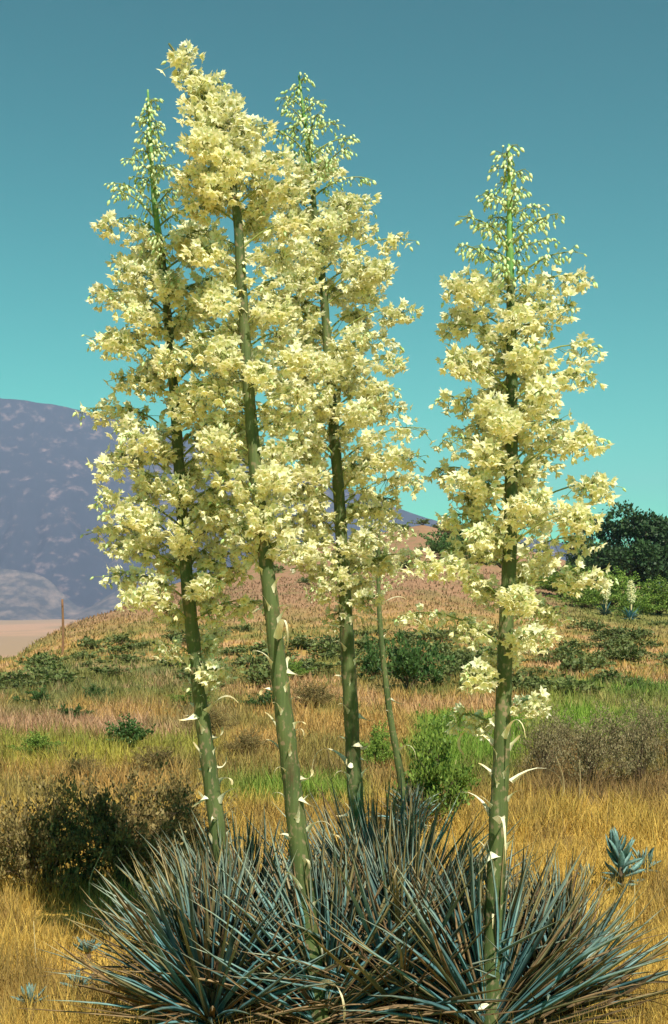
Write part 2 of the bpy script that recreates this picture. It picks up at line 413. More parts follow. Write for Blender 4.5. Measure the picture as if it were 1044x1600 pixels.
BL = [mesh('leaf', *(lambda v: (v[0], v[1], M_leaf, v[2]))(blade_mesh(1.0, random.uniform(0.026, 0.036), random.uniform(-0.20, 0.10), random.uniform(0.15, 0.42), tipcol=(2.3, 1.1, 0.66), twist=random.uniform(-0.5, 0.5)))) for _ in range(10)]
BL2 = [mesh('leaf', *(lambda v: (v[0], v[1], M_leaf2, v[2]))(blade_mesh(1.0, random.uniform(0.024, 0.034), random.uniform(-0.12, 0.08), random.uniform(0.12, 0.35), tipcol=(1.9, 1.5, 1.3), twist=random.uniform(-0.7, 0.7)))) for _ in range(8)]
BD = [mesh('dead_leaf', *(lambda v: (v[0], v[1], M_dead, v[2]))(blade_mesh(1.0, random.uniform(0.016, 0.026), random.uniform(-0.32, 0.15), random.uniform(0.2, 0.4), twist=random.uniform(-1.5, 1.5)))) for _ in range(8)]

def rosette(parent, n, ndead, Lm, emin=22, opening=0.0):
    """stiff leaves radiating from the crown; the children named leaf, the withered ones dead_leaf"""
    for i in range(n+ndead):
        dead = i >= n
        az = i*2.39996+random.uniform(-.25, .25)
        if dead: el = math.radians(random.uniform(2, 80))
        else:
            f = (i+0.5)/n; el = math.radians(emin+(87-emin)*(1-f)**0.75+random.uniform(-6, 6))
        d = np.array([math.cos(az)*math.cos(el), math.sin(az)*math.cos(el), math.sin(el)])
        if opening and d[1] < 0 and abs(d[0]) < opening*abs(d[1]) and el > 0.2: continue    # the stalk has pushed the leaves apart here
        R = frames(d[None], np.array([random.uniform(-0.6, 0.6)]))[0]
        L = Lm*random.uniform(0.78, 1.08)*(0.85+0.2*math.cos(el))*(random.uniform(0.7, 1.05) if dead else 1)
        wsc = random.uniform(0.65, 1.45)*0.56
        o = bpy.data.objects.new('dead_leaf' if dead else 'leaf', random.choice(BD if dead else (BL2 if random.random() < 0.36 else BL))); COL.objects.link(o)
        o.parent = parent
        off = d*0.05; off[2] = 0.03+0.12*(el/1.5)
        M4 = Matrix(R.tolist()).to_4x4() @ Matrix.Diagonal((wsc, wsc, L, 1))
        M4.translation = off.tolist(); o.matrix_local = M4

def bract_mesh(L, wd, curl, twist=0.0):
    n = 9; t = np.linspace(0, 1, n); V = []; F = []
    ang = curl*t**1.5; y = np.cumsum(np.sin(ang))*L/n; z = np.cumsum(np.cos(ang))*L/n
    ww = wd*np.interp(t, [0, 0.15, 0.45, 1], [1.0, 0.62, 0.2, 0.05])
    for i in range(n):
        k_ = 0.34+0.25*math.sin(5*t[i]+9*L); tw = twist*t[i]*ww[i]*2
        V += [(-ww[i]/2, y[i]-k_*ww[i]-tw, z[i]), (0, y[i]+0.03*ww[i], z[i]), (ww[i]/2, y[i]-k_*ww[i]+tw, z[i])]
    for i in range(n-1):
        p = i*3; F += [(p, p+1, p+4, p+3), (p+1, p+2, p+5, p+4)]
    c = np.repeat(np.array([np.array((1, 1, 1))*(1-q_)+np.array((0.72, 0.60, 0.42))*q_ for q_ in np.clip((t-0.45)/0.5, 0, 1)]), 3, 0)
    return mesh('bract', V, F, M_bract, c)
random.seed(5)
BRS = [bract_mesh(random.uniform(0.05, 0.12), random.uniform(0.022, 0.038), random.choice([0.4, 0.9, 1.5, 2.2, 3.0]), random.uniform(-1, 1)) for _ in range(14)]
BRL = [bract_mesh(random.uniform(0.17, 0.25), random.uniform(0.024, 0.034), random.choice([1.2, 1.9, 2.6, 3.4]), random.uniform(-1.5, 1.5)) for _ in range(8)]

# ------------------------------------------------------------------ flowering yuccas
def yucca(label, Y, stalk_px, rad_px, prof, flower_rng, n_br, per_br, seed, leaves, group=None, thin_front=None, bud_only_side=0.0, bract_top=None, n_bract=44, sc=1.0, long_bracts=3):
    global rng
    rng = np.random.default_rng(seed); random.seed(seed)
    S = np.array([at(px, py, Y) for px, py in stalk_px])
    base = S[0].copy(); gz = float(height(base[0], base[1])); base[2] = gz
    e = thing('flowering_yucca', tuple(base), label, 'yucca', group)
    S = S-base; S[0][2] = -0.03
    pxs = Y/FPX                                               # metres per photo pixel at that distance
    C = spline(S, 90); spy = np.interp(np.linspace(0, 1, 90), np.linspace(0, 1, len(stalk_px)), [p[1] for p in stalk_px])
    spy = HY-(C[:, 2]+base[2]-EYE)/pxs
    rpy = np.array([r[0] for r in rad_px])[::-1]; rr = np.array([r[1] for r in rad_px])[::-1]
    R = np.interp(spy, rpy, rr)*pxs
    R = R*(1+0.035*np.sin(C[:, 2]*43)+0.03*rng.normal(size=90))
    V, F = tube(C, R, 12)
    hcol = np.ones((len(V), 3))
    tt = np.interp(spy, [flower_rng[1], flower_rng[0]], [1.0, 0.0])   # brown tint painted into the stalk colour, standing in for shade among the flowers
    m = np.clip(np.repeat(tt, 12), 0, 1)[:, None]; m = np.vstack([m, m[-1:]])
    hcol = hcol*m+np.array([0.55, 0.36, 0.45])*(1-m)
    st = link('stalk', mesh('stalk', V, F, M_stalk, hcol, True), e)
    def stalk_at(py):
        z = EYE-(py-HY)*pxs-base[2]
        return np.array([np.interp(z, C[:, 2], C[:, 0]), np.interp(z, C[:, 2], C[:, 1]), z]), np.interp(z, C[:, 2], R)
    # bracts wind up the bare stalk
    b0, b1 = stalk_px[0][1]-25, bract_top if bract_top else flower_rng[1]-30
    for i in range(n_bract):
        f = (i+0.5)/n_bract; py = b0+(b1-b0)*(f**0.85)+random.uniform(-8, 8)
        p, r = stalk_at(py); az = i*2.39996+0.6+random.uniform(-.3, .3)
        d = np.array([math.cos(az), math.sin(az), 0])
        big = random.random() < (long_bracts/ max(n_bract, 1)) or (f < 0.25 and random.random() < 0.35)
        tilt = random.uniform(0.05, 0.4) if not big else random.uniform(0.25, 0.9)
        zax = np.array([0, 0, 1.0])*math.cos(tilt)+d*math.sin(tilt)
        if random.random() < 0.18: zax = -zax*0.8+d*0.9; zax /= np.linalg.norm(zax)
        xax = np.cross(d, zax); xax /= np.linalg.norm(xax); yax = np.cross(zax, xax)
        Rm = np.stack([xax, yax, zax], -1)
        o = bpy.data.objects.new('bract', random.choice(BRL if big else BRS)); COL.objects.link(o); o.parent = st
        s = random.uniform(0.85, 1.4)*sc
        M4 = Matrix(Rm.tolist()).to_4x4() @ Matrix.Diagonal((s, s, s, 1)); M4.translation = (p+d*r*0.93).tolist(); o.matrix_local = M4
    # branches with their flowers
    ppy = np.array([q[0] for q in prof], float); phw = np.array([q[1] for q in prof], float); pdn = np.array([q[2] for q in prof], float)
    od = np.argsort(ppy); ppy, phw, pdn = ppy[od], phw[od], pdn[od]
    yy = np.linspace(ppy[0], ppy[-1], 400); cdf = np.cumsum(np.interp(yy, ppy, pdn)); cdf /= cdf[-1]
    fpos, fax, fsz, fid, fbr, fcol = [], [], [], [], [], []
    bpos, bax, bsz, bcol = [], [], [], []
    brs = []
    for i in range(n_br):
        py = np.interp((i+rng.uniform(0.2, 0.8))/n_br, cdf, yy)
        hw = np.interp(py, ppy, phw)*pxs
        az = i*2.39996+rng.uniform(-0.3, 0.3)
        if thin_front and thin_front[0] < py < thin_front[1] and math.sin(az) < -0.55: continue
        if math.sin(az) < -0.78 and rng.random() < 0.5: continue
        is_bud = py < flower_rng[0]+rng.uniform(-30, 40)
        L = max(0.03, hw*(rng.uniform(0.62, 1.22) if not is_bud else rng.uniform(0.75, 1.15)))
        rise = 0.42*L
        p0, r0 = stalk_at(min(py+rise*0.75/pxs, stalk_px[0][1]-60))
        out = np.array([math.cos(az), math.sin(az), 0])
        side = np.array([-out[1], out[0], 0])*rng.uniform(-0.25, 0.25)
        tipext = 1.0 if is_bud else 1.0+0.22*bud_only_side*rng.random()*2
        s = np.linspace(0, 1, 8)[:, None]*tipext
        bc = p0+out*L*s+side*L*s**2+np.array([0, 0, 1])*L*(0.95*s-0.55*s**2)
        parts = [tube(bc, np.linspace(0.0045, 0.0012, 8)*sc*max(0.6, min(1, L/0.2)), 5)]
        nf = int(per_br*min(1.25, (0.25+L/0.25))*rng.uniform(0.8, 1.2))
        if is_bud:
            nf = max(6, int(nf*0.52)); sv = rng.uniform(0.12, 1.0, nf)
        else:
            # tufts: the flowers hang round the branch in a few uneven bunches
            nt = 2 if L < 0.16 else 3
            cen = np.sort(rng.uniform(0.30, 1.0, nt)); cen[-1] = rng.uniform(0.85, 1.0)
            sv = np.clip(cen[rng.integers(0, nt, nf)]+rng.normal(size=nf)*0.09, 0.12, 1.04)
            nb = rng.integers(3, 10) if tipext > 1.04 else 0
            sv = np.concatenate([sv, rng.uniform(1.0, tipext, nb)]); nf += nb
        P = np.stack([np.interp(sv, s[:, 0], bc[:, k]) for k in range(3)], -1)
        budm = (sv > 1.04) | is_bud
        off = rdir(nf)*np.where(budm, rng.uniform(0.010, 0.040, nf), rng.uniform(0.2, 1.0, nf)**0.55*0.058)[:, None]*sc
        off[:, 2] = off[:, 2]*0.85-np.where(budm, 0.008, 0.018)*sc
        Q = P+off
        for a_, q_ in zip(P, Q):
            parts.append(tube(np.array([a_, q_]), 0.0011*sc, 3, False))
        ax = off/(np.linalg.norm(off, axis=1)[:, None])*0.95+np.array([0, 0, -0.55])+out*0.3+rdir(nf)*0.35
        shade = rng.uniform(0.80, 1.05, nf)[:, None]*np.array([[1, 1, 1]])+rng.normal(size=(nf, 1))*np.array([[0.0, 0.012, 0.06]])
        isb = budm | (rng.random(nf) < 0.04)
        hue = rng.uniform(0, 1, (nf, 1))
        bpos.append(Q[isb]); bax.append(ax[isb]+np.array([0, 0, -0.6])); bsz.append(rng.uniform(0.55, 1.0, isb.sum())*sc)
        bcol.append((np.array([[1.05, 1.05, 1.05]])*hue+np.array([[0.75, 0.95, 0.80]])*(1-hue))[isb])
        fpos.append(Q[~isb]); fax.append(ax[~isb]); fsz.append(rng.uniform(0.72, 1.15, (~isb).sum())*sc); fcol.append(shade[~isb])
        fid.append(rng.choice(3, (~isb).sum(), p=[0.50, 0.34, 0.16])); fbr.append(np.full((~isb).sum(), len(brs)))
        V, F = join(parts)
        brs.append(link('flower_branch', mesh('flower_branch', V, F, M_twig), e))
    P = np.vstack(fpos); A = np.vstack(fax); Z = np.concatenate(fsz); I = np.concatenate(fid); B = np.concatenate(fbr); K = np.vstack(fcol)
    Rm = frames(A, rng.uniform(0, 6.28, len(A)))
    front = np.argsort(P[:, 1]+rng.uniform(-0.05, 0.05, len(P)))[:300]
    single = np.zeros(len(P), bool); single[front] = True
    for j in front:
        o = bpy.data.objects.new('flower', FLM[I[j]]); COL.objects.link(o); o.parent = brs[B[j]]
        M4 = Matrix((Rm[j]*Z[j]).tolist()).to_4x4(); M4.translation = P[j].tolist(); o.matrix_local = M4
    ps, cs = [], []
    for k in range(3):
        q = (~single) & (I == k)
        if q.any():
            V, F, c = scatter(FL[k][0], FL[k][1], P[q], Rm[q], Z[q], K[q], FL[k][2]); ps.append((V, F)); cs.append(c)
    if ps:
        V, F = join(ps)
        link('flower_mass', mesh('flower_mass', V, F, M_petal, np.vstack(cs)), e, kind='stuff')
    P = np.vstack(bpos); A = np.vstack(bax)
    if len(P):
        V, F, c = scatter(BUD[0], BUD[1], P, frames(A, rng.uniform(0, 6, len(P))), np.concatenate(bsz), np.vstack(bcol), BUD[2])
        link('bud_mass', mesh('bud_mass', V, F, M_bud, c, True), e, kind='stuff')
    if leaves: rosette(e, *leaves)
    return e

GY_ = 'flowering yuccas of the clump'
yucca('flowering yucca whose leaning stalk carries its plume on the side facing the blue mountain', 4.95,
      [(381, 1576), (345, 1330), (316, 1120), (302, 1000), (290, 880), (278, 700), (268, 560), (255, 420), (240, 300), (231, 140)],
      [(1576, 16), (1330, 13.5), (1100, 11.5), (880, 10), (600, 7.5), (350, 5), (140, 1.5)],
      [(1095, 30, .18), (1030, 62, .35), (960, 98, .65), (900, 112, 1), (800, 122, 1), (700, 122, 1), (600, 122, 1), (500, 112, 1), (400, 100, 1), (330, 74, 1.1), (280, 56, 1.2), (220, 34, 1.1), (180, 14, 1), (150, 5, .7)],
      (365, 1085), 96, 66, 11, (230, 150, 0.66, 20, 0.5), GY_, bud_only_side=0.6)
yucca('tallest flowering yucca, its cream plume bending over to one side at the tip', 4.6,
      [(503, 1625), (465, 1300), (442, 1100), (421, 920), (402, 760), (388, 600), (378, 450), (370, 330), (352, 230), (322, 150), (264, 68)],
      [(1625, 18), (1300, 15.5), (1100, 14), (920, 12), (760, 10.5), (600, 9), (330, 7), (230, 5), (150, 3.5), (60, 1.5)],
      [(900, 24, .3), (850, 45, .5), (800, 62, .7), (700, 76, .8), (600, 82, .8), (500, 84, .8), (430, 84, .8), (350, 86, .8), (290, 100, 1.2), (240, 78, 1.2), (195, 50, 1.0), (145, 30, .9), (110, 18, .8), (84, 8, .8)],
      (50, 905), 84, 60, 12, (230, 150, 0.66, 20, 0.8), GY_, thin_front=(310, 470), n_bract=54, long_bracts=4)
yucca('flowering yucca with broad plume rising beside the tallest bent one, over the thin young yucca', 5.3,
      [(595, 1534), (560, 1290), (548, 1100), (537, 900), (528, 750), (516, 600), (505, 450), (492, 330), (480, 220), (467, 118)],
      [(1534, 14), (1290, 12.5), (1100, 11.5), (900, 10), (700, 8.5), (450, 6), (118, 1.5)],
      [(965, 36, .4), (900, 76, .8), (800, 106, 1), (700, 116, 1), (600, 112, 1), (500, 108, 1), (400, 98, 1), (310, 92, 1.1), (250, 88, 1.3), (200, 62, 1.2), (150, 24, 1.1), (120, 5, .8)],
      (262, 950), 96, 68, 13, (200, 130, 0.76), GY_, bud_only_side=0.5, n_bract=42)
yucca('flowering yucca standing apart from the others, with straight stalk and pointed bud spire', 4.5,
      [(764, 1640), (778, 1300), (785, 1150), (790, 1000), (797, 850), (800, 650), (799, 500), (797, 400), (795, 225)],
      [(1640, 16.5), (1300, 14.5), (1150, 13), (1000, 12), (850, 11), (600, 9), (400, 6), (225, 1.5)],
      [(1185, 40, .22), (1100, 84, .22), (1020, 114, .3), (960, 130, .45), (900, 134, .7), (800, 122, .9), (700, 120, 1), (600, 116, 1), (500, 106, 1), (440, 98, 1), (400, 92, 1.2), (350, 74, 1.4), (300, 46, 1.3), (250, 14, 1.0), (228, 4, .8)],
      (432, 1190), 92, 64, 14, (230, 150, 0.66, 20, 0.8), GY_, bud_only_side=0.45, thin_front=(500, 560), n_bract=42, long_bracts=9)
# a young plant further back
yucca('thin young yucca with slender green stalk and small yellow plume behind the clump', 8.6,
      [(640, 1306), (624, 1200), (610, 1120), (599, 1030), (592, 940), (592, 860), (594, 790)],
      [(1306, 7), (1120, 5), (950, 3.8), (790, 1.2)],
      [(935, 22, .5), (900, 42, 1), (860, 46, 1), (830, 36, 1), (800, 14, 1)],
      (790, 935), 34, 20, 15, (60, 50, 0.26), None, n_bract=12, sc=0.8, long_bracts=2)
# stalkless rosettes of the clump
random.seed(21)
for label, px, Y, n_, L in (('blue green yucca rosette without a stalk, filling the gap beside the straight yucca', 628, 4.75, 230, 0.74),
                            ('low yucca rosette without a stalk, at the clump edge by the blue leafy tufts', 330, 4.62, 220, 0.62),
                            ('small yucca rosette without a stalk, at the clump edge toward the fleshy blue plant', 862, 4.75, 200, 0.52)):
    x = (px-HX)/FPX*Y
    e = thing('yucca_rosette', (x, Y, float(height(x, Y))), label, 'yucca', 'stalkless yucca rosettes of the clump')
    rosette(e, n_, 120, L, 18)

ROS = [(-0.33, 4.95), (-0.04, 4.6), (0.18, 5.3), (0.52, 4.5), (0.23, 4.6), (-0.45, 4.62), (0.78, 4.75), (0.483, 8.6)]

# ------------------------------------------------------------------ shrubs
def leaf_tpl(w_):
    V = np.array([(0, 0, 0), (-w_, 0.12, 0.45), (w_, 0.12, 0.45), (0, 0.05, 1.0)]); F = np.array([(0, 2, 1), (1, 2, 3)]); return V, F
def shrub_meshes(seed, n_stem, n_leaf, leaf, width, c1, c2, h=1.0, r=1.0, gap=0.5, stem_r=0.012, twig_vis=1.0):
    """unit shrub: woody stems branching from the base, small leaves along the twigs; returns foliage and stem meshes"""
    g_ = np.random.default_rng(seed)
    parts, tips = [], []
    for i in range(n_stem):
        az = i*2.39996+g_.uniform(-.4, .4); el = math.radians(g_.uniform(18, 85))
        L = g_.uniform(0.7, 1.05)
        d = np.array([math.cos(az)*math.cos(el)*r, math.sin(az)*math.cos(el)*r, math.sin(el)*h])*L
        t = np.linspace(0, 1, 6)[:, None]
        c = d*t+np.array([0, 0, 0.12*h])*np.sin(t*3.14)+np.cumsum(g_.normal(size=(6, 3))*0.02, 0)*t
        parts.append(tube(c, np.linspace(stem_r, stem_r*0.3, 6), 4, False)); tips.append(c)
        for k in range(4):
            j = g_.integers(2, 6); q = c[j]; d2 = d*0.35+g_.normal(size=3)*0.22; d2[2] = abs(d2[2])*0.7
            c2_ = q+d2*np.linspace(0, 1, 4)[:, None]
            parts.append(tube(c2_, np.linspace(stem_r*0.4, stem_r*0.15, 4), 3, False)); tips.append(c2_)
    TV, TF = leaf_tpl(width)
    tw = g_.integers(0, len(tips), n_leaf); f = g_.uniform(0.3, 1.0, n_leaf)
    pos = np.array([t[min(int(x*(len(t)-1)), len(t)-2)]*(1-(x*(len(t)-1)) % 1)+t[min(int(x*(len(t)-1))+1, len(t)-1)]*((x*(len(t)-1)) % 1) for t, x in zip([tips[k] for k in tw], f)])
    pos = pos+g_.normal(size=pos.shape)*0.035
    pos[:, 2] = np.maximum(pos[:, 2], 0.01)
    ax = pos/(np.linalg.norm(pos, axis=1)[:, None]+1e-6)*0.6+g_.normal(size=pos.shape)*0.6+np.array([0, 0, 0.4])
    k = g_.random((n_leaf, 1)); col = np.array(c1)*(1-k)+np.array(c2)*k
    V, F, c = scatter(TV, TF, pos, frames(ax, g_.uniform(0, 6.3, n_leaf)), leaf*g_.uniform(0.6, 1.3, n_leaf), col)
    SV, SF = join(parts)
    return mesh('foliage', V, F, M_shrub, c), mesh('stems', SV, SF, M_wood)
KINDS = {
 'olive': [shrub_meshes(40+i, 40, 11000, 0.050, 0.30, (0.10, 0.072, 0.026), (0.36, 0.27, 0.10), 1.0, 1.0) for i in range(3)],
 'grey': [shrub_meshes(50+i, 34, 2600, 0.055, 0.22, (0.16, 0.13, 0.06), (0.30, 0.25, 0.13), 1.0, 0.8, stem_r=0.010) for i in range(3)],
 'green': [shrub_meshes(60+i, 30, 6000, 0.07, 0.30, (0.07, 0.14, 0.022), (0.26, 0.36, 0.06), 1.0, 0.9) for i in range(2)],
 'dark': [shrub_meshes(70+i, 22, 2200, 0.10, 0.32, (0.035, 0.08, 0.02), (0.09, 0.16, 0.04), 0.95, 1.0) for i in range(4)],
 'hill': [shrub_meshes(80+i, 12, 420, 0.20, 0.34, (0.07, 0.10, 0.03), (0.19, 0.22, 0.07), 0.8, 1.0, stem_r=0.03) for i in range(5)],
}
def shrub(kind, px, py, wpx, hpx, label, group=None, name='shrub', rz=None):
    Y = EYE*FPX/max(py-HY, 1)
    for _ in range(8):                                        # walk to the ground seen at that pixel
        z = float(height((px-HX)/FPX*Y, Y)); Y = (EYE-z)*FPX/(py-HY) if py > HY+5 else Y
    x = (px-HX)/FPX*Y
    return shrub_at(kind, x, Y, wpx/FPX*Y*0.5, hpx/FPX*Y, label, group, name, rz)
def shrub_at(kind, x, Y, rx, hz, label, group=None, name='shrub', rz=None):
    f_, s_ = random.choice(KINDS[kind])
    o = thing(name, (x, Y, float(height(x, Y))-0.02), label, 'shrub', group, None, random.uniform(0, 6.28) if rz is None else rz, (rx, rx, hz))
    link('foliage', f_, o); link('stems', s_, o)
    return o
random.seed(31)
shrub('olive', 195, 1400, 240, 160, 'dense dark olive shrub nearest the yucca clump, over golden grass')
shrub('olive', 62, 1405, 210, 155, 'dense dark olive shrub beside golden grass, farther from the yucca clump')
shrub('olive', 275, 1350, 150, 115, 'small brownish shrub tucked behind the dense olive shrub and yucca leaves')
shrub('olive', -70, 1380, 200, 130, 'dense olive shrub at the far end of the shrub row')
shrub('green', 682, 1292, 150, 130, 'bright leafy green bush just behind the yucca clump')
shrub('green', 590, 1200, 70, 55, 'small green bush at the foot of the thin young yucca')
shrub('dark', 640, 1078, 120, 82, 'rounded dark green bush on the tan slope behind the thin young yucca')
shrub('dark', 585, 1062, 70, 50, 'smaller dark green bush touching the rounded dark bush')
for px, py, w_, h_ in ((850, 1222, 120, 95), (925, 1232, 150, 100), (1000, 1226, 130, 110), (960, 1190, 150, 70), (880, 1180, 110, 60), (1060, 1200, 130, 90), (1010, 1165, 110, 60)):
    shrub('grey', px, py, w_, h_, 'grey brown twiggy brush between golden grass and bright green grass', 'dry brush at the grass edge')
for px, py, w_, h_ in ((200, 1168, 90, 40), (420, 1110, 70, 30), (110, 1124, 60, 24), (60, 1100, 60, 22), (150, 1092, 50, 18)):
    shrub('dark', px, py, w_, h_, 'low dark green shrub beside the pale dirt path', 'shrubs by the dirt path')
for px, py, w_, h_ in ((330, 1150, 80, 36), (250, 1205, 90, 34), (60, 1180, 80, 30), (130, 1212, 70, 26), (385, 1180, 70, 34), (300, 1105, 70, 26), (490, 1105, 80, 34), (460, 1062, 60, 24), (700, 1150, 60, 34)):
    shrub('olive' if px % 20 else 'green', px, py, w_, h_, 'low olive brown bush scattered in the mid slope grass' if px % 20 else 'low leafy green bush scattered in the mid slope grass', 'low olive bushes in the mid slope grass' if px % 20 else 'low green bushes in the mid slope grass')
# shrubs dotting the slope
random.seed(33); cnt = 0
for k in range(900):
    py = 1090-115*random.random()**0.8; px = random.uniform(-60, 1110)
    Y = 30.0
    for _ in range(14):
        z = float(height((px-HX)/FPX*Y, Y)); Y = Y*0.5+0.5*min(max((EYE-z)*FPX/max(py-HY, 8), 18), 140)
    x = (px-HX)/FPX*Y
    if fbm(np.array([x*0.3]), np.array([Y*0.16]), 2, 91)[0] < 0.50: continue
    s = random.uniform(0.2, 0.5)
    shrub_at('hill', x, Y, s, s*random.uniform(0.45, 0.8), 'low dark green shrub dotting the tan hillside', 'shrubs dotting the hillside', 'hillside_shrub')
    cnt += 1
    if cnt >= 200: break
for k in range(70):
    Y = random.uniform(60, 150); x = random.uniform(-0.12, 0.25)*Y; s = random.uniform(0.4, 1.1)
    if fbm(np.array([x*0.12]), np.array([Y*0.1]), 2, 93)[0] < 0.48: continue
    shrub_at('hill', x, Y, s, s*0.7, 'low dark green shrub dotting the tan hillside', 'shrubs dotting the hillside', 'hillside_shrub')
for px, Y, s in ((880, 62, 1.6), (915, 58, 1.3), (955, 60, 1.8), (990, 56, 1.2), (1030, 60, 1.7), (850, 66, 1.2)):
    x = (px-HX)/FPX*Y
    shrub_at('green', x, Y, s, s*0.75, 'green bush on the slope below the dark oaks', 'green bushes below the oaks')
for px, Y, s in ((715, 84, 2.0), (760, 82, 2.2), (690, 80, 1.4), (740, 100, 1.8)):
    x = (px-HX)/FPX*Y
    shrub_at('dark', x, Y, s, s*0.8, 'dark green bush high on the hillside behind the straight yucca', 'dark bushes high on the hillside')

# ------------------------------------------------------------------ oaks
def oak(x, Y, R, H, seed, label):
    g_ = np.random.default_rng(seed)
    z = float(height(x, Y)); e = thing('oak_tree', (x, Y, z-0.1), label, 'tree', 'dark oaks on the slope')
    th = H*0.14
    parts = [tube(spline([(0, 0, 0), (0.1*R, 0, th*0.5), (0.02*R, 0.03*R, th)], 8), np.linspace(0.09, 0.06, 8)*R, 8)]
    blobs = []
    for i in range(26):
        az = i*2.39996; rr = R*math.sqrt((i+0.5)/26)*g_.uniform(0.75, 1.0)
        zz = th+(H-th)*g_.uniform(0.08, 0.9)*math.sqrt(max(0.1, 1-(rr/R)**2*0.9))
        c = np.array([rr*math.cos(az), rr*math.sin(az), zz]); blobs.append((c, R*g_.uniform(0.22, 0.36)))
        parts.append(tube(spline([(0.02*R, 0.03*R, th*0.9), c*0.5+np.array([0, 0, th*0.45]), c], 7), np.linspace(0.035, 0.008, 7)*R, 5, False))
    V, F = join(parts); link('trunk', mesh('trunk', V, F, M_bark, None, True), e)
    P, A, K = [], [], []
    for c, r in blobs:
        n_ = 620; d = g_.normal(size=(n_, 3)); d /= np.linalg.norm(d, axis=1)[:, None]
        rad = r*g_.uniform(0.35, 1.0, n_)**0.5*(0.8+0.5*g_.random(n_))
        P.append(c+d*rad[:, None]*np.array([1, 1, 0.8])); A.append(d+g_.normal(size=(n_, 3))*0.6); K.append(np.full((n_, 3), g_.uniform(0.75, 1.25))*g_.uniform(0.8, 1.2, (n_, 1)))
    P, A, K = np.vstack(P), np.vstack(A), np.vstack(K)
    TV, TF = leaf_tpl(0.35)
    V, F, c = scatter(TV, TF, P, frames(A, g_.uniform(0, 6.3, len(P))), R*0.075*g_.uniform(0.6, 1.3, len(P)), K)
    link('crown', mesh('crown', V, F, M_oak, c), e)
oak((1000-HX)/FPX*90, 90, 3.4, 6.0, 5, 'large dark green oak with rounded crown at top of the slope')
oak((932-HX)/FPX*95, 95, 2.0, 4.6, 6, 'smaller dark green oak leaning against the large oak crown')
oak((1110-HX)/FPX*92, 92, 3.4, 5.8, 8, 'dark green oak on the far side of the large oak')

# small pale yuccas in bloom far off, below the oaks
def far_yucca(px, Y, H, seed):
    g_ = np.random.default_rng(seed); x = (px-HX)/FPX*Y; z = float(height(x, Y))
    e = thing('distant_yucca', (x, Y, z), 'tiny pale yucca stalk in bloom below the dark oaks', 'yucca', 'tiny yuccas below the oaks')
    C = spline([(0, 0, 0), (0.03*H, 0, H*0.5), (0.01*H, 0, H)], 8)
    V, F = tube(C, np.linspace(0.045, 0.02, 8), 6); link('stalk', mesh('stalk', V, F, M_straw), e)
    n_ = 260; t = g_.uniform(0.45, 1.0, n_); r = 0.13*np.sin((t-0.4)/0.62*3.14)+0.05
    d = rdir(n_); P = np.stack([np.interp(t, np.linspace(0, 1, 8), C[:, k]) for k in range(3)], -1)+d*r[:, None]*np.array([1, 1, 0.4])
    V, F, c = scatter(FL[1][0], FL[1][1], P, frames(rdir(n_)), np.full(n_, 1.8), np.ones((n_, 3))*0.9, FL[1][2])
    link('plume', mesh('plume', V, F, M_petal, c), e)
    V, F = leaf_tpl(0.05); dd = rdir(50); dd[:, 2] = abs(dd[:, 2])
    V, F, c = scatter(V, F, np.zeros((50, 3)), frames(dd), g_.uniform(0.5, 0.8, 50), np.ones((50, 3)))
    link('rosette', mesh('rosette', V, F, M_leaf, c), e)
far_yucca(946, 55, 1.5, 1); far_yucca(985, 54, 1.6, 2)

# ------------------------------------------------------------------ wooden pole on the slope
x, Y = (98-HX)/FPX*33, 33.0
z = float(height(x, Y))
e = thing('wooden_pole', (x, Y, z), 'thin reddish brown wooden pole standing on the scrub slope', 'pole')
C = spline([(0, 0, -0.15), (0.01, 0, 0.7), (-0.01, 0, 1.36)], 8)
V, F = tube(C, np.linspace(0.035, 0.026, 8), 8); link('post', mesh('post', V, F, M_pole, None, True), e)
V, F = tube(np.array([(-0.012, -0.034, 1.18), (0.0, -0.05, 1.2), (0.012, -0.034, 1.22)]), 0.008, 6); link('staple', mesh('staple', V, F, M_pole), e)

# ------------------------------------------------------------------ fleshy blue plants
def broad_leaf(L, wd, droop):
    n = 7; t = np.linspace(0, 1, n); ww = wd*np.interp(t, [0, 0.3, 0.6, 0.85, 1], [0.35, 0.85, 1.0, 0.6, 0.04])
    V, F, c = [], [], []
    for i in range(n):
        y = droop*L*t[i]**2; z = L*(t[i]-0.2*abs(droop)*t[i]**2)
        V += [(-ww[i]/2, y-0.2*ww[i], z), (0, y, z), (ww[i]/2, y-0.2*ww[i], z), (0, y+0.22*ww[i], z)]
        c += [(1.25, 1.25, 1.2), (1, 1, 1), (1.25, 1.25, 1.2), (0.9, 0.9, 0.9)]
    for i in range(n-1):
        p, q = i*4, i*4+4
        F += [(p+a, p+b_, q+b_, q+a) for a, b_ in ((0, 1), (1, 2), (2, 3), (3, 0))]
    return mesh('fleshy_leaf', V, F, M_succ, np.array(c), True)
random.seed(41)
BLF = [broad_leaf(1, random.uniform(0.22, 0.32), random.uniform(-0.4, 0.25)) for _ in range(6)]
